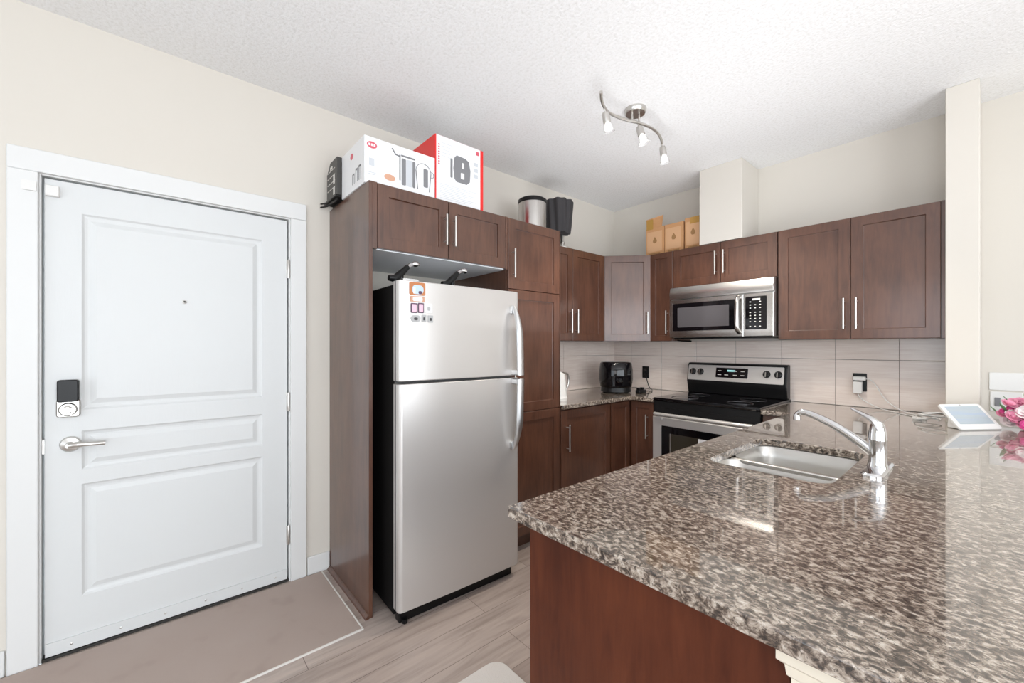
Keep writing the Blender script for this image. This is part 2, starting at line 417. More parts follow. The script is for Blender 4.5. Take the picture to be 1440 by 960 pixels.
# tall panel + cabinet over the fridge
t = thing('fridge_surround_cabinet', 'dark brown cabinet over the refrigerator with a tall side panel beside the white door', 'cabinet', (.3, .78, 0))
b = MB(FL); b.box(.770, .789, .001, .612, 0, CT); b.build('side_panel', 'wood', t, bevel=.0015)
b = MB(FL); b.box(.789, 1.650, .001, .592, 1.812, CT); bo = b.build('body', 'wood', t, bevel=.001)
b = MB(FL); b.box(.790, 1.649, .004, .590, 1.807, 1.8118); b.build('underside_panel', 'carcass', t)
for a_, c_ in ((.789, .812), (1.632, 1.650)): MB(FL).box(a_, c_, .592, .612, 1.806, CT).build('face_frame', 'wood', t, bevel=.001)
cdoor(FL, .814, 1.218, 1.812, CT-.003, .594, t, 1.192, (1.88, 2.05))
cdoor(FL, 1.222, 1.630, 1.812, CT-.003, .594, t, 1.248, (1.88, 2.05))
b = MB(FL); b.loft([[(.752, 0.014, 0), (.770, 0.014, 0), (.770, 0.014, .018), (.764, .014, .016), (.755, .014, .008)], [(.752, .614, 0), (.770, .614, 0), (.770, .614, .018), (.764, .614, .016), (.755, .614, .008)]])
struct(b.build('trim_6', 'wood'))
# pantry
t = thing('pantry_cabinet', 'tall dark brown pantry cabinet to the right of the refrigerator with three stacked doors', 'cabinet', (.3, 1.89, 0))
b = MB(FL); b.box(1.652, 2.126, .001, .592, .10, CT); b.build('body', 'wood', t, bevel=.001)
b = MB(FL); b.box(1.652, 2.126, .001, .54, 0, .10); b.build('toe_kick', 'wood', t)
b = MB(FL); b.box(2.1262, 2.130, .001, .614, .10, CT); b.build('end_panel', 'wood', t, bevel=.001)
cdoor(FL, 1.656, 2.122, 1.690, CT-.003, .594, t, 1.686, (1.755, 1.94))
cdoor(FL, 1.656, 2.122, .902, 1.686, .594, t, 1.686, (1.06, 1.25))
cdoor(FL, 1.656, 2.122, .105, .898, .594, t, 1.686, (.66, .85))
# base corner cabinet with bi-fold leaves
t = thing('corner_base_cabinet', 'dark brown base cabinet under the corner counter between pantry and range', 'cabinet', (.3, 2.87, 0))
b = MB()
pts = [(0.001, 2.132), (.592, 2.132), (.592, 3.012), (.828, 3.012), (.828, 3.60), (.001, 3.60)]
b.loft([[(x, y, .10) for x, y in pts], [(x, y, .878) for x, y in pts]]); b.build('body', 'wood', t)
b = MB(); pts = [(0.001, 2.132), (.54, 2.132), (.54, 3.064), (.828, 3.064), (.828, 3.60), (.001, 3.60)]
b.loft([[(x, y, 0) for x, y in pts], [(x, y, .10) for x, y in pts]]); b.build('toe_kick', 'wood', t)
cdoor(FL, 2.140, 2.708, .115, .872, .594, t, 2.197, (.580, .772))
cdoor(FL, 2.726, 2.975, .115, .872, .594, t, rail=.045)
cdoor(FB, .618, .824, .115, .872, BY-3.010, t, .772, (.583, .777), rail=.045)
# upper cabinet between pantry and corner
UD = .31
t = thing('wall_cabinet', 'dark two-door wall cabinet between the pantry and the pale corner door', 'cabinet', (.15, 2.57, 1.372), 'dark brown wall cabinets')
b = MB(FL); b.box(2.132, 3.006, .001, UD, 1.372, CT); b.build('body', 'wood', t, bevel=.001)
cdoor(FL, 2.136, 2.585, 1.374, CT-.003, UD+.001, t, 2.548, (1.435, 1.63))
cdoor(FL, 2.589, 3.004, 1.374, CT-.003, UD+.001, t, 2.622, (1.435, 1.63))
# diagonal corner
t = thing('wall_cabinet', 'angled corner wall cabinet whose door shines pale in the daylight', 'cabinet', (.25, 3.35, 1.372), 'dark brown wall cabinets')
FD = frame(.311, 3.014, 45); dl = math.hypot(.294, .294)
b = MB(); pts = [(.001, 3.009), (.309, 3.009), (.606, 3.306), (.606, 3.606), (.001, 3.606)]
b.loft([[(x, y, 1.372) for x, y in pts], [(x, y, CT) for x, y in pts]]); b.build('body', 'wood', t)
cdoor(FD, .012, .414, 1.374, CT-.003, .002, t, .382, (1.435, 1.63))
# narrow single
t = thing('wall_cabinet', 'narrow dark wall cabinet squeezed between the corner cabinet and the microwave', 'cabinet', (.71, 3.45, 1.372), 'dark brown wall cabinets')
b = MB(FB); b.box(.609, .826, .0135, UD, 1.372, CT); b.build('body', 'wood', t, bevel=.001)
cdoor(FB, .616, .823, 1.374, CT-.003, UD+.001, t, .780, (1.435, 1.63), rail=.045)
# over the microwave
t = thing('wall_cabinet', 'short two-door wall cabinet directly above the microwave', 'cabinet', (1.21, 3.45, 1.815), 'dark brown wall cabinets')
b = MB(FB); b.box(.829, 1.601, .0135, UD, 1.815, CT); b.build('body', 'wood', t, bevel=.001)
cdoor(FB, .832, 1.213, 1.817, CT-.003, UD+.001, t, 1.184, (1.885, 2.065))
cdoor(FB, 1.217, 1.598, 1.817, CT-.003, UD+.001, t, 1.246, (1.885, 2.065))
# right pair
t = thing('wall_cabinet', 'large two-door wall cabinet right of the microwave against the wing wall', 'cabinet', (2.0, 3.45, 1.372), 'dark brown wall cabinets')
b = MB(FB); b.box(1.603, 2.412, .0135, UD, 1.372, CT); b.build('body', 'wood', t, bevel=.001)
cdoor(FB, 1.607, 2.001, 1.374, CT-.003, UD+.001, t, 1.972, (1.435, 1.63))
cdoor(FB, 2.005, 2.396, 1.374, CT-.003, UD+.001, t, 2.034, (1.435, 1.63))
b = MB(FB); b.box(2.398, 2.4135, UD, UD+.014, 1.372, CT); b.build('filler_strip', 'wood', t)

# peninsula base
PX0, PX1, PY0 = 1.800, 2.383, .731
t = thing('peninsula_cabinet', 'dark reddish brown base cabinet under the granite peninsula', 'cabinet', (2.09, 2.1, 0))
b = MB(); b.box(PX0, PX1-.001, PY0, PY0+.02, 0, .878); b.build('end_panel', 'woodred', t, bevel=.0015)
b = MB(); b.box(PX1-.02, PX1-.001, PY0+.021, 3.60, 0, .878); b.box(PX0+.022, PX1-.021, PY0+.021, 3.60, .08, .10)
b.box(PX0+.022, PX0+.04, PY0+.021, 2.96, .10, .878); b.build('body', 'wood', t)
b = MB(); b.box(PX0+.06, PX0+.075, PY0+.021, 2.96, 0, .08); b.build('toe_kick', 'wood', t)
FP = frame(PX0+.022, 0, -90)  # u runs along -Y, faces -X
for y0, y1, hu in ((.755, 1.20, -1.17), (1.204, 1.65, -1.235), (1.654, 2.05, -2.02), (2.054, 2.45, -2.085), (2.454, 2.93, -2.50)):
    cdoor(FP, -y1, -y0, .105, .872, .001, t, hu, (.66, .85))
b = MB(); b.box(1.604, 1.792, 3.0, 3.60, 0, .878); t2 = tag(b.build('base_cabinet', 'wood', bevel=.001), 'narrow dark base cabinet filling the gap right of the range', 'cabinet')
# knee wall behind the peninsula cabinets with its cap moulding
b = MB(); b.box(2.384, 2.512, .728, SY-.001, 0, .884); struct(b.build('wall_knee', 'cream'))
b = MB(); prof = [(0, .884), (.020, .884), (.020, .872), (.015, .866), (.015, .850), (.006, .842), (.004, .826), (0, .822)]
rings = []
for (cx, cy, dx, dy) in ((2.383, .75, -1, 0), (2.383, .728, -1, -1), (2.512, .728, 1, -1), (2.512, SY-.002, 1, 0)):
    rings.append([(cx+dx*p, cy+dy*p, z) for p, z in prof])
b.loft(rings); struct(b.build('trim_7', 'cream'))

# ------------------------------------------------------------------ counters
def slab(cells, z0, z1, xs, ys, name, extra=None):
    b = MB(); V = {}
    def gv(x, y, z):
        if (x, y, z) not in V: V[x, y, z] = b.v(x, y, z)
        return V[x, y, z]
    for (i, j) in cells:
        x0, x1, y0, y1 = xs[i], xs[i+1], ys[j], ys[j+1]
        for z in (z0, z1): b.f([gv(x0, y0, z), gv(x1, y0, z), gv(x1, y1, z), gv(x0, y1, z)])
        for di, dj, p, q in ((-1, 0, (x0, y0), (x0, y1)), (1, 0, (x1, y0), (x1, y1)), (0, -1, (x0, y0), (x1, y0)), (0, 1, (x0, y1), (x1, y1))):
            if (i+di, j+dj) not in cells: b.f([gv(*p, z0), gv(*q, z0), gv(*q, z1), gv(*p, z1)])
    bmesh.ops.dissolve_limit(b.bm, angle_limit=.01, verts=b.bm.verts[:], edges=b.bm.edges[:])
    return b
CZ0, CZ = .884, .914
SKX0, SKX1, SKY0, SKY1 = 1.905, 2.270, 1.500, 2.065
b = MB(); pts = [(.002, 2.133), (.637, 2.133), (.637, 2.965), (.832, 2.965), (.832, 3.605), (.002, 3.605)]
b.loft([[(x, y, CZ0) for x, y in pts], [(x, y, CZ) for x, y in pts]])
tag(b.build('countertop', 'granite', bevel=.003), 'grey granite corner countertop left of the range beside the pantry', 'countertop')
# peninsula top with rounded sink cut-out
def rr2(x0, x1, y0, y1, r, seg=6):
    o = []
    for cx, cy, a0 in ((x1-r, y1-r, 0), (x0+r, y1-r, PI/2), (x0+r, y0+r, PI), (x1-r, y0+r, 1.5*PI)):
        for k in range(seg+1): t_ = a0+PI/2*k/seg; o.append((cx+r*math.cos(t_), cy+r*math.sin(t_)))
    return o
outer = [(1.770, .680), (2.95, .680), (2.95, 3.605), (SX1+.002, 3.605), (SX1+.002, SY-.002), (SX0-.002, SY-.002), (SX0-.002, 3.605), (1.603, 3.605), (1.603, 2.965), (1.770, 2.965)]
hole = rr2(SKX0, SKX1, SKY0, SKY1, .06)
b = MB()
for z in (CZ0, CZ):
    es = []
    for lp in (outer, hole):
        vs = [b.v(x, y, z) for x, y in lp]
        es += [b.bm.edges.new((vs[i], vs[(i+1) % len(vs)])) for i in range(len(vs))]
    bmesh.ops.triangle_fill(b.bm, use_beauty=True, use_dissolve=False, edges=es)
b.bm.verts.ensure_lookup_table()
n_o, n_h = len(outer), len(hole); vs = b.bm.verts
tot = n_o+n_h
for i in range(n_o): j = (i+1) % n_o; b.f([vs[i], vs[j], vs[tot+j], vs[tot+i]])
for i in range(n_h): j = (i+1) % n_h; b.f([vs[n_o+i], vs[n_o+j], vs[tot+n_o+j], vs[tot+n_o+i]])
tag(b.build('countertop', 'granite', bevel=.0025), 'long speckled granite peninsula countertop with the sink cut into it', 'countertop')

# sink: rim flange + two bowls
t = thing('double_sink', 'stainless steel undermount double bowl sink set in the granite peninsula', 'sink', (2.09, 1.78, .70))
def bowl(x0, x1, y0, y1, zb, ztop):
    b = MB(); rings = []
    for ins, z, r in ((-.004, ztop, .062), (.0, ztop-.004, .060), (.010, ztop-.05, .055), (.016, zb+.03, .05), (.028, zb+.008, .04), (.05, zb, .03)):
        rings.append([(x, y, z) for x, y in rr2(x0+ins, x1-ins, y0+ins, y1-ins, r)])
    b.loft(rings, caps=False)
    # bottom ring closes to the drain
    cx, cy = (x0+x1)/2, (y0+y1)/2; last = rings[-1]
    b2 = [(cx+.042*math.cos(math.atan2(p[1]-cy, p[0]-cx)), cy+.042*math.sin(math.atan2(p[1]-cy, p[0]-cx)), zb-.004) for p in last]
    b.loft([last, b2], caps=False)
    bmesh.ops.remove_doubles(b.bm, verts=b.bm.verts[:], dist=1e-5)
    o = b.build('bowl', 'sink', t, fixn=False, smooth=60)
    d = MB(); d.lathe([(.043, zb-.004), (.043, zb-.002), (.030, zb-.007), (.008, zb-.008), (.007, zb-.003)], (cx, cy, 0), 24); d.build('drain', 'chrome', o)
    return o
DV = 1.735
bowl(SKX0-.004, SKX1+.004, SKY0-.004, DV-.008, .71, .8825); bowl(SKX0-.004, SKX1+.004, DV+.008, SKY1+.004, .71, .8825)
b = MB()
ob = rr2(SKX0-.02, SKX1+.02, SKY0-.02, SKY1+.02, .07)
b.box(SKX0-.0, SKX1+.0, DV-.012, DV+.012, .868, .8835); b.build('divider', 'sink', t, bevel=.004)

# faucet
t = thing('kitchen_faucet', 'chrome single lever kitchen faucet with a long low spout behind the sink', 'faucet', (2.335, 1.81, CZ))
b = MB(); b.loft([[(x, y, z) for x, y in rr2(2.335-.03+i_, 2.335+.03-i_, 1.81-.125+i_, 1.81+.125-i_, .028-i_)] for z, i_ in ((CZ, 0), (CZ+.006, 0), (CZ+.012, .007))]); b.build('deck_plate', 'chrome', t)
b = MB(); b.lathe([(.029, CZ+.010), (.027, CZ+.016), (.0235, CZ+.03), (.023, CZ+.095), (.025, CZ+.10), (.025, CZ+.104), (.0245, CZ+.106), (.0235, CZ+.125), (.019, CZ+.150), (.010, CZ+.163)], (2.335, 1.81, 0), 32); b.build('body', 'chrome', t)
b = MB(); sp = arc_pts([(2.325, 1.812, CZ+.055), (2.27, 1.824, CZ+.095), (2.20, 1.838, CZ+.135), (2.13, 1.854, CZ+.160), (2.105, 1.859, CZ+.160), (2.094, 1.861, CZ+.147)], 30)
b.tube(sp, [.017-.0065*min(1, i/(len(sp)*.7)) for i in range(len(sp))], 14)
sp_o = b.build('spout', 'chrome', t)
b = MB(); b.lathe([(.012, CZ+.128), (.0125, CZ+.132), (.0115, CZ+.150)], (2.094, 1.861, 0), 16); b.build('aerator', 'chrome', sp_o)
b = MB(); lv = arc_pts([(2.343, 1.808, CZ+.135), (2.325, 1.813, CZ+.163), (2.298, 1.825, CZ+.178), (2.262, 1.841, CZ+.194)], 16)
b.tube(lv, [.022-.0155*i/(len(lv)-1) for i in range(len(lv))], 14, flat=.6); b.build('lever', 'chrome', t)

# ------------------------------------------------------------------ refrigerator (pulled slightly askew)
FF = frame(.0, .0, 88.3); FW = .73
def fo(u, n): return FF @ Vector((u, n, 0))
FF = Matrix.Translation((.783, .845, 0)) @ frame(0, 0, 88.3)        # n = 0 at the door faces
t = thing('refrigerator', 'tall stainless steel top-freezer refrigerator standing in the cabinet niche', 'refrigerator', (.42, 1.2, 0))
MB(FF).box(.006, FW-.006, -.72, -.078, .03, 1.625).build('body', 'blackmatte', t, bevel=.006)
MB(FF).box(.012, FW-.012, -.079, -.066, .10, 1.62).build('gasket', 'greygasket', t)
def fdoor(z0, z1):
    b = MB(FF); rings = []
    prof = [(0, -.066), (0, -.020), (.003, -.010), (.010, -.003), (.022, 0), (.30, .0045), (FW-.30, .0045), (FW-.022, 0), (FW-.010, -.003), (FW-.003, -.010), (FW, -.020), (FW, -.066)]
    rings = [[(u, n, z) for u, n in prof] for z in (z0, z1)]
    b.loft(rings)
    return b.build('door', 'steel', t, bevel=.003)
d1 = fdoor(1.160, 1.638); d2 = fdoor(.072, 1.146)
for d, z0, z1 in ((d1, 1.162, 1.636), (d2, .074, 1.144)):
    b = MB(FF); b.rrect(-.0015, .0, z0, z1, -.040, -.034, .0004, 1); b.build('edge_groove', 'greygasket', d)
def fhandle(d, z0, z1, up):
    b = MB(FF); u = FW-.055
    zs = [z0+(z1-z0)*k/24 for k in range(25)]; rings = []
    for k, z in enumerate(zs):
        s_ = k/24 if up else 1-k/24                 # 0 at the split between the doors, 1 at the far tip
        out = .010+.048*math.sin(min(1, (1-s_)/.45)*PI/2)**.8 if s_ > .55 else .058
        wd = .030 if s_ < .6 else .030*(1-(s_-.6)/.4*.55); th = .015
        uu = u+.018*(1-s_)**.5
        rings.append([(uu+wd*math.cos(a)*.75, out+th*math.sin(a), z) for a in [2*PI*i/14 for i in range(14)]])
    b.loft(rings)
    ze = z1 if up else z0
    b.rrect(u-.016, u+.016, min(ze, ze-(.05 if up else -.05)), max(ze, ze-(.05 if up else -.05)), .0, .018, .012)
    zz = z0 if up else z1-.03
    b.rrect(u-.002, u+.034, zz, zz+.03, .0, .055, .004)
    b.build('handle', 'steeledge', d, bevel=.001)
fhandle(d1, 1.163, 1.556, True); fhandle(d2, .742, 1.143, False)
MB(FF).box(.02, FW-.02, -.09, -.045, .0, .062).build('kick_grille', 'black', t, bevel=.004)
b = MB(FF); b.lathe([(.012, .0), (.014, .004), (.014, .020), (.006, .022)], (.045, -.035, 0), 14); b.build('leveling_foot', 'black', t)
b = MB(FF); b.rrect(.03, .11, 1.626, 1.650, -.11, -.02, .004); b.build('hinge_cover', 'steeledge', t)

# magnets on the freezer door
def wp(px, py, nplane=.0015):
    """where a point of the freezer door seen in the photo lies, in the door's own (u, z)"""
    x = (px-720)/578; y = -(py-487)/578
    d = Vector((.65*x-.76, .76*x+.65, y)); o_ = Vector(CAM)
    nrm = FF.to_3x3() @ Vector((0, 1, 0)); p0 = FF @ Vector((0, nplane, 0))
    s_ = (p0-o_).dot(nrm)/d.dot(nrm); p = FF.inverted() @ (o_+d*s_); return p.x, p.z
def magnet(px0, py0, px1, py1, label, mats, shape='r', art=None, group=None):
    u0, z1 = wp(px0, py0); u1, _ = wp(px1, py0); _, z0 = wp((px0+px1)/2, py1); _, z1 = wp((px0+px1)/2, py0)
    b = MB(FF); n0 = .0035; w_, h_ = u1-u0, z1-z0
    r = min(w_, h_)*(.12 if shape == 'r' else .48)
    b.rrect(u0, u1, z0, z1, n0-.003, n0+.0025, r, 4)
    b.mi = 1
    if art: art(b, u0, u1, z0, z1, n0+.0025)
    return tag(b.build('fridge_magnet', mats), label, 'magnet', 'magnets on the freezer door')
def art_arch(b, u0, u1, z0, z1, n):
    w_, h_ = u1-u0, z1-z0; b.rrect(u0+w_*.16, u1-w_*.12, z0+h_*.08, z1-h_*.22, n-.001, n+.0008, h_*.30, 4)
    b.mi = 2; b.rrect(u0+w_*.55, u1-w_*.22, z0+h_*.1, z0+h_*.34, n, n+.0014, h_*.1, 3); b.mi = 3; b.rrect(u0+w_*.22, u0+w_*.36, z0+h_*.1, z0+h_*.6, n, n+.0014, h_*.05, 2)
magnet(575.5, 397, 597.5, 415, 'orange-framed arched picture magnet, topmost on the freezer door', ['orange', 'magblue', 'purple', 'boxwhite'], 'r', art_arch)
def art_in(b, u0, u1, z0, z1, n): w_, h_ = u1-u0, z1-z0; b.rrect(u0+w_*.15, u1-w_*.15, z0+h_*.12, z1-h_*.12, n-.001, n+.0008, w_*.1, 3)
magnet(577, 416.5, 596.5, 424.5, 'thin pale strip magnet just below the arched picture magnet', ['inktan', 'boxwhite'], 'r', art_in)
magnet(577.5, 426, 586.5, 440, 'left one of two pale pink dark-edged rectangle magnets', ['purple', 'magpink'], 'r', art_in)
magnet(587.5, 426, 595.5, 440, 'right one of two pale pink dark-edged rectangle magnets', ['purple', 'magpink'], 'r', art_in)
def art_dot(b, u0, u1, z0, z1, n): w_, h_ = u1-u0, z1-z0; b.rrect(u0+w_*.3, u1-w_*.3, z0+h_*.25, z1-h_*.35, n-.001, n+.0008, w_*.1, 3)
magnet(597.5, 427, 607.5, 440, 'white square magnet right of the pink pair', ['boxwhite', 'paper'], 'r', art_dot)
magnet(577.5, 443, 591, 452.5, 'oval grey magnet below the pink pair', ['paper', 'inkdark'], 'o', art_dot)
magnet(592.8, 442.5, 598.8, 453, 'narrow grey magnet with a dark figure, middle of the bottom magnet row', ['paper', 'inkdark'], 'r', art_dot)
magnet(601.5, 443.5, 608.5, 453.5, 'grey magnet with a dark figure, right end of the bottom magnet row', ['paper', 'inkdark'], 'r', art_dot)

# things lying on top of the refrigerator
t = thing('serving_tray', 'pale tray with a black rim lying on top of the refrigerator', 'tray', (.42, 1.2, 1.6255))
MB().lathe([(.16, 1.6255), (.19, 1.630), (.235, 1.650), (.240, 1.652)], (.42, 1.19, 0), 40).build('dish', 'boxwhite', t)
MB().lathe([(.238, 1.648), (.243, 1.652), (.240, 1.656), (.234, 1.654), (.236, 1.650)], (.42, 1.19, 0), 40, caps=False).build('rim', 'black', t)
def clip(px, py, X, label, flip):
    x = (px-720)/578; y = -(py-487)/578; d = Vector((.65*x-.76, .76*x+.65, y)); s_ = (X-CAM[0])/d.x; p = Vector(CAM)+d*s_
    t = thing('kitchen_tool', label, 'kitchen tool', (p.x, p.y, 1.638), 'black-handled tools on the refrigerator')
    zb = 1.652
    b = MB()
    b.tube([(X+.005, p.y+.0, p.z+.0), (X+.01, p.y-.055, p.z-.055)], [.013, .019], 10)
    b.tube([(X+.01, p.y-.055, p.z-.055), (X+.012, p.y-.075, p.z-.070), (X+.012, p.y-.105, zb+.008)], [.019, .019, .014], 10)
    b.tube([(X+.01, p.y-.045, p.z-.045), (X+.012, p.y-.040, p.z-.065), (X+.012, p.y-.042, zb+.004)], [.016, .014, .012], 10); b.build('black_handle', 'black', t, smooth=60)
    b = MB(); b.tube([(X+.005, p.y-.004, p.z-.004), (X, p.y+.018, p.z+.012), (X-.004, p.y+.036, p.z+.017)], [.010, .012, .008], 12); b.sphere((X-.004, p.y+.046, p.z+.019), .019, 14, (1, 1.25, .8)); b.build('steel_tip', 'chrome', t, smooth=60)
clip(573, 375, .66, 'left black-handled tool with a shiny round tip standing on the refrigerator', 0)
clip(643, 384, .66, 'right black-handled tool with a shiny round tip standing on the refrigerator', 0)

# ------------------------------------------------------------------ boxes above the fridge cabinet
def tri_word(b, u0, z, n, k, h, gap, vert=False):
    for i in range(k):
        if vert: b.rrect(u0, u0+h, z-i*gap-h*.75, z-i*gap, n-.0003, n+.0006, .0008, 1)
        else: b.rrect(u0+i*gap, u0+i*gap+gap*.7, z, z+h, n-.0003, n+.0006, .0008, 1)
t = thing('appliance_box', 'long white glossy box with red oval logo and steel jug pictures above the refrigerator', 'box', (.42, .95, CT))
BW = FL
b = MB(BW); b.box(.762, 1.155, .245, .575, CT, 2.368); b.build('carton', 'boxwhite', t, bevel=.002)
b = MB(BW); n_ = .5755
def oval(b, cu, cz, ru, rz, n, F2=None):
    ring = [(cu+ru*math.cos(2*PI*i/24), cz+rz*math.sin(2*PI*i/24)) for i in range(24)]
    b.loft([[(u, n-.001, z) for u, z in ring], [(u, n+.0005, z) for u, z in ring]])
def ring_art(b, cu, cz, r, th, n, a0=0, a1=2*PI, sq=1):
    pts = [(cu+r*math.cos(a0+(a1-a0)*i/20), n, cz+r*sq*math.sin(a0+(a1-a0)*i/20)) for i in range(21)]; b.tube(pts, th, 6, flat=.5)
b.mi = 0; oval(b, .800, 2.328, .026, .017, n_)
b.mi = 1; tri_word(b, .782, 2.322, n_+.0006, 3, .012, .013)
b.mi = 2
b.rrect(.785, .812, 2.225, 2.262, n_-.001, n_+.0005, .002, 2)                # small pale picture
b.rrect(.782, .82, 2.19, 2.193, n_-.001, n_+.0005, .001, 1); b.rrect(.782, .815, 2.181, 2.184, n_-.001, n_+.0005, .001, 1)
b.mi = 3
# tall coffee maker outline, jug and kettle, all as line pictures
b.rrect(.945, .952, 2.19, 2.325, n_-.001, n_+.0005, .003, 2); b.tube([(.905, n_, 2.345), (.925, n_, 2.318), (.95, n_, 2.315)], .0035, 6); b.rrect(.955, 1.035, 2.318, 2.327, n_-.001, n_+.0005, .003, 2)
b.rrect(.958, .982, 2.17, 2.31, n_-.001, n_+.0005, .006, 3); b.rrect(1.02, 1.036, 2.17, 2.31, n_-.001, n_+.0005, .006, 3)
ring_art(b, 1.085, 2.27, .045, .0028, n_, 0, PI); b.tube([(1.04, n_, 2.27), (1.05, n_, 2.17)], .0025, 6); b.tube([(1.13, n_, 2.27), (1.12, n_, 2.17)], .0025, 6)
b.rrect(1.085, 1.112, 2.19, 2.29, n_-.001, n_+.0005, .006, 3); ring_art(b, 1.132, 2.265, .016, .003, n_, -PI/2, PI/2)
b.mi = 2; b.rrect(.984, 1.018, 2.17, 2.31, n_-.001, n_+.0004, .005, 3)
b.mi = 4; oval(b, .893, 2.19, .030, .016, n_)
b.build('printed_front', ['inkpink', 'boxwhite', 'inklight', 'inkgrey', 'inktan'], t, smooth=60)
FS = frame(0, .762, 0)                        # the end face turned to the room door
b = MB(FS); oval(b, .40, 2.318, .020, .016, .0005); b.mi = 1
for u, h in ((.41, .055), (.455, .07), (.50, .075)):
    b.rrect(u, u+.008, 2.165, 2.165+h, -.001, .0008, .002, 2); b.rrect(u+.024, u+.030, 2.165, 2.165+h*.9, -.001, .0008, .002, 2); b.rrect(u, u+.03, 2.165+h*.86, 2.165+h, -.001, .0008, .002, 2)
b.build('printed_end', ['inkpink', 'inkgrey'], t, smooth=60)

t = thing('appliance_box', 'tall white and red box with an air fryer picture standing on the fridge cabinet', 'box', (.42, 1.32, CT))
b = MB(BW); b.box(1.160, 1.492, .235, .570, CT, 2.510); b.build('carton', 'boxred', t, bevel=.002)
MB(BW).box(1.164, 1.488, .239, .566, 2.510, 2.5112).build('added_white_top', 'boxwhite', t)  # added unseen white top, keeps red bounce off the ceiling
b = MB(BW); n_ = .5705; b.rrect(1.167, 1.468, CT+.002, 2.508, n_-.001, n_+.0006, .001, 1)
n_ = .5715
b.mi = 1; tri_word(b, 1.178, 2.46, n_, 9, .010, .0135, True)
b.rrect(1.438, 1.458, 2.470, 2.492, n_-.001, n_+.0005, .003, 2)
b.mi = 2
for k in range(5): b.rrect(1.20, 1.20+.07-.01*(k % 2), 2.47-.018*k, 2.472-.018*k, n_-.001, n_+.0003, .0008, 1)
for k in range(9): b.rrect(1.19, 1.44-.04*(k % 3), 2.24-.010*k, 2.242-.010*k, n_-.001, n_+.0003, .0008, 1)
for k in range(3): b.rrect(1.42, 1.45, 2.40-.035*k, 2.422-.035*k, n_-.001, n_+.0003, .002, 1)
b.mi = 3
pr = [(1.285, 2.29), (1.30, 2.275), (1.37, 2.275), (1.392, 2.295), (1.396, 2.36), (1.385, 2.412), (1.36, 2.425), (1.30, 2.428), (1.284, 2.41), (1.277, 2.35)]
b.loft([[(u, n_-.001, z) for u, z in pr], [(u, n_+.0006, z) for u, z in pr]])
b.rrect(1.258, 1.272, 2.29, 2.40, n_-.001, n_+.0005, .005, 3)
b.mi = 4; b.rrect(1.335, 1.350, 2.36, 2.395, n_, n_+.0012, .004, 3); b.rrect(1.328, 1.352, 2.30, 2.335, n_, n_+.0012, .004, 3)
b.build('printed_front', ['boxwhite', 'inkpink', 'inklight', 'inkgrey', 'boxwhite'], t, smooth=60)

t = thing('appliance_box', 'dark charcoal box next to the wall at the left end of the fridge cabinet', 'box', (.14, .84, CT))
b = MB(BW); b.loft([[(.738, .060, CT+.030), (.738, .238, CT+.030), (.738, .238, 2.372), (.738, .12, 2.372), (.738, .060, 2.318)], [(.96, .060, CT+.030), (.96, .238, CT+.030), (.96, .238, 2.372), (.96, .12, 2.372), (.96, .060, 2.318)]])
b.build('carton', 'kraftdark', t, bevel=.002)
FS = frame(0, .738, 0)
b = MB(FS)
for z in (2.215, 2.25, 2.285, 2.32): b.rrect(.072, .205, z, z+.004, -.001, .0006, .001, 1)
b.rrect(.175, .20, 2.175, 2.215, -.001, .0008, .004, 2); b.rrect(.175, .20, 2.235, 2.285, -.001, .0008, .004, 2); b.rrect(.12, .16, 2.328, 2.345, -.001, .0008, .004, 2)
b.build('pale_print', 'ledge', t)
b = MB(BW)
b.box(.730, .96, .03, .236, CT+.018, CT+.0295); b.tube([(.715, .015, CT+.006), (.742, .05, CT+.010), (.748, .20, CT+.008), (.738, .235, CT+.006)], .0055, 8); b.tube([(.712, .03, CT+.022), (.742, .09, CT+.02), (.748, .22, CT+.006)], .005, 8); b.box(.775, .95, .04, .235, CT, CT+.018)
tag(b.build('cable_bundle', 'black', bevel=.002), 'black cables and tray poking out beneath the dark charcoal box', 'cable')

# steel bin and black covered stand
t = thing('waste_bin', 'small stainless steel bin with a black rim on top of the pantry', 'bin', (.34, 2.085, CT))
MB().lathe([(.098, CT), (.104, CT+.006), (.106, 2.40)], (.34, 2.120, 0), 40).build('body', 'steelbright', t)
MB().lathe([(.1075, 2.388), (.110, 2.392), (.108, 2.415), (.096, 2.424), (.03, 2.428)], (.34, 2.120, 0), 40).build('rim', 'black', t)
t = thing('covered_stand', 'black cloth draped over a short metal stand behind the steel bin', 'draped stand', (.26, 2.49, CT))
cx, cy = .25, 2.495
b = MB()
def mod(a, h): return 1+(.07+.05*(2.50-h)/.25)*math.sin(5*a+h*7)+.075*math.sin(11*a+1.3+h*4)
pf = [(.060, CT+.112), (.088, CT+.118), (.096, CT+.18), (.104, CT+.26), (.112, CT+.33), (.116, CT+.372), (.114, CT+.380), (.06, CT+.376)]
b.lathe(pf, (cx, cy, 0), 64, mod=mod); b.build('cloth', 'cloth', t, smooth=60)
b = MB(); b.lathe([(.060, CT), (.060, CT+.008), (.02, CT+.018), (.016, CT+.04), (.022, CT+.05), (.016, CT+.062), (.016, CT+.125)], (cx+.012, cy+.04, 0), 20); b.build('stand', 'nickel', t)
b = MB(); b.tube([(cx+.0, cy+.03, CT+.112), (cx+.03, cy+.088, CT+.118)], .006, 8); b.build('clamp', 'black', t)

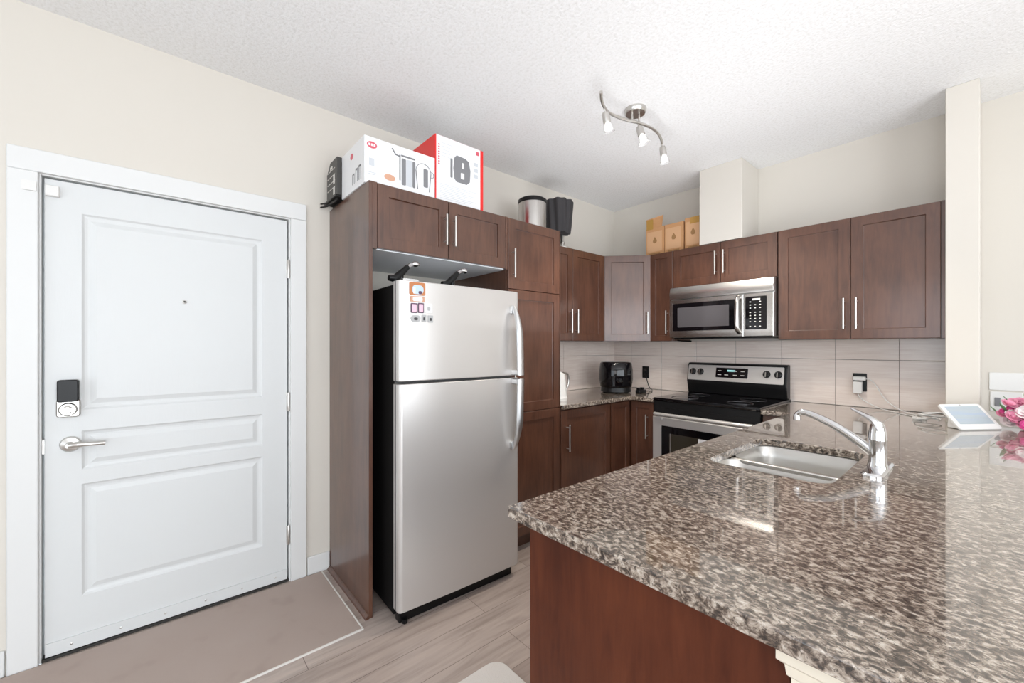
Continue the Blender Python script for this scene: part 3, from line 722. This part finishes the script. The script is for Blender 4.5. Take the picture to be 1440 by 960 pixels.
# three cartons over the narrow cabinet
def carton(x0, x1, label, kind):
    t = thing('cardboard_carton', label, 'box', ((x0+x1)/2, 3.43, CT), 'cardboard cartons on the back wall cabinets')
    Fc = frame(0, 3.352, 0); h = 2.385 if kind != 2 else 2.400
    b = MB(Fc); b.box(x0, x1, -.20, 0, CT, h); b.build('carton', 'cardboard', t, bevel=.0015)
    b = MB(Fc); m_ = .012
    b.rrect(x0+m_, x1-m_*1.6, CT+.035, h-.035, -.001, .0008, .001, 1); b.build('label_panel', 'cardlight', t)
    b = MB(Fc); cx_ = (x0+x1)/2; cz = (CT+h)/2+.01
    b.loft([[(cx_+.022*sx, n, cz+.026*sz) for sx, sz in ((0, 1.25), (.75, .2), (.9, -.4), (.45, -.95), (-.45, -.95), (-.9, -.4), (-.75, .2))] for n in (.0006, .0016)])
    b.rrect(x0+.03, x1-.035, CT+.010, CT+.024, -.001, .001, .005, 2); b.build('printed_mark', 'cardink', t)
    if kind == 0:
        b = MB(Fc); b.loft([[(x0+.004, 0, h), (x1-.02, 0, h), (x1-.02, -.003, h), (x0+.004, -.003, h)], [(x0+.002, .0, h+.085), (x1-.025, -.03, h+.105), (x1-.025, -.033, h+.105), (x0+.002, -.003, h+.085)]]); b.build('open_flap', 'cardboard', t)
        b = MB(Fc); b.rrect(x0+.006, x0+.070, h-.012, h+.078, .0004, .0022, .001, 1); b.build('tape', 'tape', t)
    if kind == 2:
        b = MB(Fc); b.rrect(x0+.045, x1-.004, h-.055, h-.001, .0004, .0014, .001, 1); b.build('tape', 'tape', t)
carton(.538, .712, 'open cardboard carton, leftmost of three above the back cabinets', 0)
carton(.717, .888, 'closed cardboard carton in the middle of the three above the back cabinets', 1)
carton(.900, 1.042, 'cardboard carton touching the boxed duct, rightmost of three', 2)

# ------------------------------------------------------------------ microwave
t = thing('microwave', 'stainless over-the-range microwave with black window and keypad', 'microwave', (1.217, 3.42, 1.385))
X0, X1 = .834, 1.598; nf = .398; Z0, Z1 = 1.398, 1.812
MB(FB).box(X0, X1, .0135, nf-.03, Z0, Z1).build('body', 'steeledge', t, bevel=.003)
MB(FB).box(X0+.02, X1-.02, .03, nf-.04, Z0-.012, Z0-.0005).build('underside', 'black', t, bevel=.002)
XD = 1.405
b = MB(FB); b.loft([[(x, nf-.03, Z1-.100), (x, nf, Z1-.100), (x, nf+.006, Z1-.06), (x, nf-.012, Z1-.004), (x, nf-.03, Z1)] for x in (X0, X1)]); b.build('vent_hood', 'steelbright', t, bevel=.002)
b = MB(FB); b.panelled(X0, XD-.0015, Z0, Z1-.106, nf-.03, nf, [(X0+.026, XD-.045, Z0+.050, Z1-.135)], [(.001, .002)], cham=.003); md = b.build('door', 'steelbright', t)
b = MB(FB); b.rrect(X0+.029, XD-.048, Z0+.053, Z1-.138, nf-.003, nf-.0005, .004, 3); b.build('window_border', 'blackgloss', md)
b = MB(FB); b.rrect(X0+.070, XD-.100, Z0+.082, Z1-.172, nf-.0008, nf+.0006, .004, 3); b.build('window_screen', 'mwglass', md)
b = MB(FB); b.tube(arc_pts([(XD-.030, nf, Z0+.03), (XD-.030, nf+.032, Z0+.055), (XD-.030, nf+.040, Z0+.12), (XD-.030, nf+.040, Z1-.21), (XD-.030, nf+.032, Z1-.145), (XD-.030, nf, Z1-.12)], 40), .0165, 14); b.build('handle', 'steelbright', md, smooth=60)
b = MB(FB); b.panelled(XD+.0015, X1, Z0, Z1-.106, nf-.03, nf, [(XD+.012, X1-.040, Z0+.048, Z1-.128)], [(.001, .002)], cham=.003); cp = b.build('control_panel', 'steelbright', t)
b = MB(FB); b.rrect(XD+.014, X1-.042, Z0+.050, Z1-.130, nf-.003, nf-.0003, .006, 3); b.build('keypad', 'blackgloss', cp)
b = MB(FB); ku0 = XD+.040
for j in range(8):
    for i in range(3):
        if j == 7 and i == 1: continue
        u = ku0+i*.032; z = Z0+.068+j*.022+(.012 if j > 0 else 0)+(.010 if j > 4 else 0)
        b.rrect(u, u+.011, z, z+.006, nf-.001, nf+.0002, .001, 1)
b.rrect(ku0+.02, ku0+.07, Z1-.156, Z1-.144, nf-.001, nf+.0002, .001, 1)
b.build('keypad_marks', 'ledge', cp)
b = MB(FB); b.tube([(.855, .30, Z0-.022), (.90, .32, Z0-.026), (.985, .33, Z0-.030)], .0065, 8); tag(b.build('cable', 'black'), 'short black cable hanging under the left end of the microwave', 'cable')

# ------------------------------------------------------------------ electric range
t = thing('electric_range', 'stainless and black freestanding electric range with glass cooktop', 'stove', (1.217, 3.28, 0))
X0, X1 = .8365, 1.5995; yf = 2.985; RF = frame(0, yf, 0)     # n = 0 on the body front
MB().box(X0, X1, yf, 3.598, .02, .900).build('body', 'black', t, bevel=.002)
b = MB(); b.loft([[(x, yf-.012, .900), (x, yf-.020, .912), (x, yf-.016, .924), (x, 3.50, .928), (x, 3.598, .928), (x, 3.598, .900)] for x in (X0-.0, X1)]); b.build('cooktop', 'blackgloss', t, bevel=.002)
ct = b
b = MB()
for x, y, r in ((1.02, 3.12, .10), (1.42, 3.12, .085), (1.02, 3.37, .075), (1.42, 3.37, .09)):
    b.lathe([(r, .9262), (r, .9284), (r-.003, .9284), (r-.003, .9262), (r, .9262)], (x, y, 0), 40, caps=False)
b.build('burner_rings', 'burner', t)
b = MB(RF); b.rrect(X0+.003, X1-.003, .782, .898, 0, .010, .003, 2)
for k in range(14): b.rrect(X0+.06+k*.047, X0+.095+k*.047, .842, .850, .009, .012, .002, 1)
b.build('vent_strip', 'black', t)
b = MB(RF); b.panelled(X0+.002, X1-.002, .235, .777, 0, .032, [(X0+.075, X1-.075, .30, .715)], [(.001, .002)], cham=.004); od = b.build('oven_door', 'steel', t)
b = MB(RF); b.rrect(X0+.077, X1-.077, .302, .713, .028, .0312, .004, 2); b.build('door_glass', 'blackgloss', od)
b = MB(RF); b.rrect(X0+.140, X1-.140, .36, .660, .0308, .0322, .006, 3); b.build('oven_window', 'ovenglass', od)
b = MB(RF); b.rrect(X0+.146, X0+.152, .36, .660, .0315, .0332, .001, 1); b.build('window_edge', 'steeledge', od)
b = MB(RF); b.rrect(1.200, 1.310, .590, .656, .032, .0332, .003, 2); b.mi = 1; b.rrect(1.213, 1.285, .630, .635, .033, .0337, .001, 1); b.rrect(1.213, 1.235, .611, .635, .033, .0337, .001, 1)
b.rrect(1.213, 1.297, .606, .611, .033, .0337, .001, 1); b.build('paper_label', ['boxwhite', 'inkdark'], od)
b = MB(RF)
b.loft([[(x, .068+.016*math.cos(a)-cv, .804+.013*math.sin(a)) for a in [2*PI*i/14 for i in range(14)]] for x, cv in ((X0+.03, .012), (X0+.06, .003), (X0+.2, 0), (X1-.2, 0), (X1-.06, .003), (X1-.03, .012))])
for x in (X0+.06, X1-.085): b.box(x, x+.025, .014, .060, .760, .806)
b.build('door_handle', 'steel', od, smooth=60)
b = MB(RF); b.panelled(X0+.002, X1-.002, .045, .228, 0, .026, [], [], cham=.004); b.build('storage_drawer', 'steel', t)
# back guard
def yb(z): return 3.515 + (z-1.02)*.18
b = MB(); b.loft([[(x, 3.53, .928), (x, 3.518, .99), (x, 3.505, 1.03), (x, 3.532, 1.176), (x, 3.548, 1.186), (x, 3.598, 1.186), (x, 3.598, .928)] for x in (X0+.004, X1-.004)]); bg = b.build('back_guard', 'black', t, bevel=.006)
def bgp(b, u0, u1, z0, z1, th0, th1, r):
    s_ = (3.532-3.505)/(1.176-1.03)
    b.M = Matrix(((1, 0, 0, 0), (0, -1, s_, 3.505-1.03*s_), (0, 0, 1, 0), (0, 0, 0, 1))); b.rrect(u0, u1, z0, z1, th0, th1, r, 3)
b = MB(); bgp(b, X0+.014, X1-.022, 1.040, 1.168, -.002, .004, .008); b.build('control_face', 'steel', bg)
b = MB(); bgp(b, 1.085, 1.330, 1.070, 1.150, .002, .0052, .004); b.build('clock_panel', 'blackgloss', bg)
b = MB(); bgp(b, 1.175, 1.235, 1.120, 1.134, .004, .0060, .002); b.mi = 1
for i in range(4):
    for j in range(2):
        if i in (1,) and j: continue
        bgp(b, 1.10+i*.055+(.012 if i > 1 else 0), 1.128+i*.055+(.012 if i > 1 else 0), 1.090+j*.032, 1.096+j*.032, .004, .006, .001)
b.build('display_marks', ['lcd', 'ledge'], bg)
s_ = (3.532-3.505)/(1.176-1.03)
for x in (.893, .958, 1.462, 1.540):
    b = MB(Matrix(((1, 0, 0, x), (0, -1, s_, 3.505+(1.112-1.03)*s_), (0, 0, 1, 1.112), (0, 0, 0, 1))))
    b.lathe([(.027, .003), (.027, .006), (.022, .009), (.020, .026), (.017, .029)], (0, 0, 0), 24, 'y'); k_ = b.build('knob', 'black', t)
    b = MB(Matrix(((1, 0, 0, x), (0, -1, s_, 3.505+(1.112-1.03)*s_), (0, 0, 1, 1.112), (0, 0, 0, 1)))); b.rrect(-.003, .003, -.018, .018, .026, .033, .002, 2); b.build('pointer', 'nickel', k_)
# ------------------------------------------------------------------ things on the counters
t = thing('air_fryer', 'glossy black air fryer in the corner of the counter', 'air fryer', (.40, 3.10, CZ))
cx, cy = .385, 3.105
def sup(r, z, k=1.0, p=2.35, ox=0, oy=0):
    o = []
    for i in range(40):
        a = 2*PI*i/40; c_, s_ = math.cos(a), math.sin(a)
        q = r/((abs(c_)**p+abs(s_)**p)**(1/p)); ca, sa = math.cos(-PI/4), math.sin(-PI/4)
        x, y = q*c_, q*s_*k; o.append((cx+ox+x*ca-y*sa, cy+oy+x*sa+y*ca, z))
    return o
b = MB(); b.loft([sup(.118, CZ+.045), sup(.135, CZ+.055), sup(.147, CZ+.12), sup(.145, CZ+.20), sup(.136, CZ+.262), sup(.126, CZ+.272), sup(.10, CZ+.275)]); b.build('body', 'blackgloss', t, smooth=60)
b = MB(); b.loft([sup(.122, CZ+.008), sup(.132, CZ+.014), sup(.128, CZ+.05)]); b.build('base', 'black', t, smooth=50)
b = MB()
for a in (45, 135, 225, 315): b.lathe([(.012, CZ), (.014, CZ+.012)], (cx+.10*math.cos(math.radians(a)), cy+.10*math.sin(math.radians(a)), 0), 12)
b.build('feet', 'rubber', t)
FA = Matrix.Translation((cx, cy, 0)) @ frame(0, 0, 45)
b = MB()
arcp = lambda r, z: [(cx+r*math.cos(math.radians(a)), cy+r*math.sin(math.radians(a)), z) for a in range(-95, 6, 5)]
b.loft([arcp(.130, CZ+.065)+arcp(.148, CZ+.065)[::-1], arcp(.130, CZ+.155)+arcp(.153, CZ+.155)[::-1]]); ba = b.build('basket_front', 'blackgloss', t, smooth=30)
b = MB(FA); b.tube(arc_pts([(-.015, .150, CZ+.12), (-.015, .19, CZ+.118), (.0, .215, CZ+.115), (.015, .19, CZ+.118), (.015, .150, CZ+.12)], 16), .011, 10); b.build('handle', 'black', ba, smooth=60)
# knob-like items in front of it
t = thing('power_strip', 'small black socket block lying beside the air fryer', 'power strip', (.52, 3.17, CZ))
MB().box(.545, .59, 3.165, 3.275, CZ, CZ+.03).build('body', 'black', t, bevel=.006)
b = MB(); b.tube(arc_pts([(.57, 3.28, CZ+.015), (.57, 3.38, CZ+.01), (.52, 3.48, CZ+.008), (.44, 3.56, CZ+.03), (.385, 3.595, CZ+.13)], 24), .004, 8); b.build('cord', 'black', t)
b = MB(); 
for y in (3.185, 3.235): b.box(.552, .582, y-.012, y+.012, CZ+.030, CZ+.05)
b.build('plug', 'black', t, bevel=.003)

t = thing('electric_kettle', 'white kettle with a grey handle half hidden behind the pantry edge', 'kettle', (.38, 2.33, CZ))
cx, cy = .40, 2.325
MB().lathe([(.078, CZ), (.080, CZ+.018), (.076, CZ+.022), (.074, CZ+.04), (.066, CZ+.15), (.058, CZ+.20), (.03, CZ+.215), (.012, CZ+.225), (.010, CZ+.238)], (cx, cy, 0), 32).build('body', 'plastic', t, smooth=50)
b = MB(); b.tube(arc_pts([(cx+.01, cy+.055, CZ+.205), (cx+.015, cy+.105, CZ+.19), (cx+.015, cy+.112, CZ+.12), (cx+.01, cy+.075, CZ+.05)], 20), .008, 10); b.build('handle', 'nickel', t, smooth=60)

# outlets
def plate(F_, u, z, w_, h_, label, mats, cat='outlet', name='wall_outlet', n=.0095):
    t = thing(name, label, cat, F_ @ Vector((u, n, z-h_/2)))
    MB(F_).rrect(u-w_/2, u+w_/2, z-h_/2, z+h_/2, n, n+.006, .004, 3, cham=.002).build('cover_plate', mats, t)
    return t
t = plate(FB, .377, 1.074, .072, .115, 'black outlet plate on the tile left of the range', 'black')
b = MB(FB)
for z in (1.052, 1.096): b.rrect(.362, .392, z-.013, z+.013, .0155, .0175, .004, 3)
b.build('socket', 'blackgloss', t)
t = plate(FB, 1.997, 1.082, .074, .122, 'black outlet plate on the tile above the peninsula with white chargers in it', 'black')
b = MB(FB); b.rrect(1.982, 2.012, 1.045, 1.12, .0155, .0172, .004, 3); b.build('socket', 'blackgloss', t)
c1 = thing('charger_plug', 'flat white charger in the upper socket of the black outlet', 'charger', FB @ Vector((1.995, .018, 1.105)))
MB(FB).rrect(1.966, 2.030, 1.096, 1.122, .0175, .045, .004, 3, cham=.003).build('block', 'plastic', c1)
c2 = thing('charger_plug', 'upright white charger in the lower socket of the black outlet', 'charger', FB @ Vector((1.99, .018, 1.01)))
MB(FB).rrect(1.966, 2.014, 1.008, 1.088, .0175, .050, .004, 3, cham=.003).build('block', 'plastic', c2)
b = MB(); b.tube(arc_pts([(2.030, 3.59, 1.109), (2.06, 3.585, 1.10), (2.09, 3.575, 1.06), (2.12, 3.565, 1.0), (2.16, 3.54, .958), (2.22, 3.50, .925), (2.29, 3.42, .9175), (2.33, 3.35, .9175), (2.345, 3.305, .9175)], 70), .0031, 8)
b.build('cord', 'plastic', c1, smooth=60)
b = MB(); b.tube(arc_pts([(1.99, 3.585, 1.012), (2.0, 3.582, .985), (2.04, 3.57, .955), (2.10, 3.54, .928), (2.18, 3.47, .9175), (2.25, 3.38, .9175), (2.29, 3.33, .9175), (2.30, 3.30, .9175)], 110), .0031, 8)
b.build('cord', 'plastic', c2, smooth=60)
t = thing('charging_cable', 'tangled white cable with plug ends beside the smart display', 'cable', (2.36, 3.18, CZ))
rnd = random.Random(3); pts = []
for k in range(26):
    a = k*1.05; r = .042+.016*math.sin(k*2.1); pts.append((2.345+r*1.15*math.cos(a)+.0015*k, 3.175+r*math.sin(a)*1.2, CZ+.005+.0018*k+.006*math.sin(k*1.7)+.005))
b = MB(); b.tube(arc_pts(pts, 150), .0030, 8); b.build('cord', 'plastic', t, smooth=60)
b = MB(); b.box(2.29, 2.33, 3.20, 3.225, CZ, CZ+.018); b.box(2.30, 2.345, 3.235, 3.255, CZ, CZ+.014); b.build('plug_end', 'plastic', t, bevel=.003)

# smart display: tilted screen on a wedge
t = thing('smart_display', 'white tablet-like smart display leaning back on the granite by the wing wall', 'smart display', (2.52, 3.09, CZ))
TB = [Vector((2.484, 2.965, CZ)), Vector((2.612, 3.142, CZ)), Vector((2.556, 3.228, CZ+.114)), Vector((2.428, 3.066, CZ+.114))]
ux = (TB[1]-TB[0]).normalized(); vz = (TB[3]-TB[0]); vz = (vz-ux*vz.dot(ux)).normalized(); nn = ux.cross(vz).normalized()
if nn.y > 0: nn = -nn
W_ = .230; H_ = .150
FT = Matrix(((ux.x, nn.x, vz.x, TB[0].x), (ux.y, nn.y, vz.y, TB[0].y), (ux.z, nn.z, vz.z, TB[0].z+.006), (0, 0, 0, 1)))
MB(FT).rrect(0, W_, 0, H_, -.010, .0, .012, 4, cham=.002).build('casing', 'plastic', t)
MB(FT).rrect(.020, W_-.020, .030, H_-.016, -.001, .0006, .002, 2).build('screen', 'screen', t)
b = MB(FT); b.lathe([(.0025, -.001), (.0025, .0006)], (W_/2, 0, H_-.008), 12, 'y'); b.build('camera_dot', 'inkdark', t)
hz = Vector((-nn.x, -nn.y, 0)).normalized()
p0 = TB[0]+Vector((0, 0, .001)); p1 = p0+ux*W_
b = MB(); ring = lambda p: [tuple(p+hz*.010), tuple(p+hz*.085), tuple(p+hz*.085+Vector((0, 0, .02))), tuple(p+hz*.078+Vector((0, 0, .070))), tuple(p+hz*.022+Vector((0, 0, .012)))]
b.loft([ring(p0+ux*.03), ring(p0+ux*(W_-.03))]); b.build('stand', 'plastic', t, bevel=.004)

# flowers
t = thing('flower_bouquet', 'bunch of pink and white artificial flowers on the granite by the right edge', 'flowers', (2.70, 3.22, CZ))
rnd = random.Random(11)
def flower(c_, r, mname):
    b = MB(); tilt0 = Vector((rnd.uniform(-.7, .5), rnd.uniform(-1.2, .1), rnd.uniform(.3, 1))).normalized()
    b.M = Matrix.Translation(c_) @ tilt0.to_track_quat('Z', 'Y').to_matrix().to_4x4()
    for layer, (kk, rr, tilt) in enumerate(((6, 1.0, .25), (5, .80, .7), (4, .5, 1.1))):
        for i in range(kk):
            a = 2*PI*i/kk+layer*.5+rnd.random()*.3; ca, sa = math.cos(a), math.sin(a); rad = r*rr
            pts = []
            for (f, wd) in ((0.05, .15), (.4, .48), (.75, .60), (1.0, .36)):
                h = rad*math.sin(tilt)*f+.15*rad*f*f; q = rad*math.cos(tilt)*f
                pts.append([(q*ca-s_*wd*rad*sa, q*sa+s_*wd*rad*ca, h+abs(s_)*.12*rad) for s_ in (-1, 0, 1)])
            b.loft([p+[(x, y, z-.0012) for x, y, z in p[::-1]] for p in pts])
    b.sphere((0, 0, r*.25), r*.22, 8)
    return b.build('flower', mname, t, smooth=60)
spec = []
for k in range(48):
    a = rnd.random()*2*PI; q = math.sqrt(rnd.random()); h = rnd.random()
    spec.append((2.735+.125*q*math.cos(a), 3.20+.09*q*math.sin(a), CZ+.035+.135*h*(1-.35*q), .020+.014*rnd.random(),
                 rnd.choice(['magenta', 'pink', 'magenta', 'magenta', 'petalwhite']) if h < .55 else rnd.choice(['petalwhite', 'petalwhite', 'pink'])))
for x, y, z, r, mm in spec: flower((x, y, z), r, mm)
for k in range(22):
    a = rnd.random()*2*PI; q = .05+.07*rnd.random(); x, y, z = 2.71+q*math.cos(a), 3.22+q*math.sin(a)*.8, CZ+.02+.15*rnd.random()
    b = MB(); d_ = Vector((math.cos(a), math.sin(a), .5+rnd.random())).normalized()*.045; sd = d_.cross(Vector((0, 0, 1))).normalized()*.012
    c0 = Vector((x, y, z)); rr_ = []
    for f, wd in ((0, .1), (.35, 1), (.7, .8), (1, .05)):
        p = c0+d_*f; rr_.append([tuple(p-sd*wd), tuple(p+Vector((0, 0, .003))), tuple(p+sd*wd), tuple(p-Vector((0, 0, .0015)))])
    b.loft(rr_); b.build('leaf', 'leaf', t, smooth=60)
b = MB(); b.lathe([(.022, CZ), (.040, CZ+.006), (.048, CZ+.03), (.040, CZ+.055), (.036, CZ+.06)], (2.71, 3.22, 0), 24); b.build('pot', 'pink', t)

# wall plates right of the wing wall
FBB = FB
t = plate(FB, 2.632, 1.127, .125, .100, 'pale blank plate on the wall above the flowers, upper of two', 'plastic', 'wall plate', 'wall_plate', n=0)
t = plate(FB, 2.632, 1.012, .118, .112, 'pale outlet plate on the wall behind the flowers, lower of two', 'plastic', n=0)
b = MB(FB); b.rrect(2.590, 2.612, .985, 1.035, .005, .008, .003, 3); b.build('grey_rocker', 'inkgrey', t)
b = MB(FB); b.rrect(2.645, 2.675, .985, 1.035, .005, .008, .003, 3); b.build('rocker', 'plastic', t)

# ------------------------------------------------------------------ ceiling light
t = thing('ceiling_track_light', 'brushed nickel S-shaped ceiling light with three glass spot heads', 'ceiling light', (1.2, 2.14, CEIL-.03))
MB().lathe([(.064, CEIL), (.064, CEIL-.014), (.056, CEIL-.026), (.02, CEIL-.028)], (1.200, 2.150, 0), 32).build('canopy', 'nickel', t)
ZB = 2.655
bp = [(1.252, 1.75), (1.205, 1.82), (1.172, 1.90), (1.165, 1.97), (1.183, 2.07), (1.214, 2.16), (1.232, 2.26), (1.225, 2.36), (1.195, 2.455), (1.170, 2.505)]
b = MB(); b.tube(arc_pts([(x, y, ZB) for x, y in bp], 60), .0085, 12); b.build('curved_bar', 'nickel', t, smooth=60)
b = MB()
for x, y in ((1.198, 2.12), (1.212, 2.17)): b.lathe([(.006, ZB), (.006, CEIL-.024)], (x, y, 0), 10)
b.build('stem', 'nickel', t)
def head(ax, ay, dirv, on):
    R_ = Vector(dirv).normalized().to_track_quat('Z', 'Y').to_matrix().to_4x4()
    Mh = Matrix.Translation((ax, ay, ZB-.020)) @ R_
    b = MB(Mh); b.lathe([(.008, 0), (.017, .004), (.021, .016), (.022, .058), (.018, .060)], seg=20)
    b.tube([(0, 0, .004), (0, 0, -.014)], .005, 8); h = b.build('spot_head', 'nickel', t, smooth=50)
    b = MB(Mh); b.lathe([(.016, .056), (.020, .060), (.023, .078), (.031, .108), (.033, .110), (.030, .108), (.021, .080), (.014, .060)], seg=24, caps=False); b.build('glass_shade', 'glassclear', h, smooth=50)
    b = MB(Mh); b.lathe([(.008, .056), (.014, .066), (.022, .096), (.020, .100), (.010, .102)], seg=20); b.build('bulb', 'glasslit', h, smooth=50)
    l = bpy.data.lights.new('bulb_light', 'SPOT'); l.energy = on; l.color = (1, .93, .82); l.spot_size = 2.0; l.spot_blend = .6; l.shadow_soft_size = .03
    o = bpy.data.objects.new('bulb_light', l); COL.objects.link(o); o.matrix_world = Mh @ Matrix.Translation((0, 0, .125)) @ Matrix.Rotation(PI, 4, 'X')
head(1.178, 1.885, (.0, .35, -1), 30); head(1.214, 2.165, (.25, .12, -1), 30); head(1.178, 2.495, (.1, .15, -1), 30)

# ------------------------------------------------------------------ floor coverings
t = thing('entry_mat', 'large flat taupe floor mat with a thin pale edge in front of the white door', 'mat', (.34, -.2, 0))
MB().box(.022, .664, -1.0, .716, 0, .006).build('field', 'mat', t, bevel=.001)
b = MB(); b.box(.664, .671, -1.0, .723, 0, .008); b.box(.022, .664, .716, .723, 0, .008); b.build('edge_binding', 'matedge', t, bevel=.001)
b = MB(); b.loft([[(x, y, z) for x, y in rr2(1.225, 1.72, .15, 1.085, .06, 8)] for z in (0, .014)]); tag(b.build('kitchen_rug', 'rug', bevel=.004), 'pale cream rug with a rounded corner on the floor beside the peninsula', 'rug')
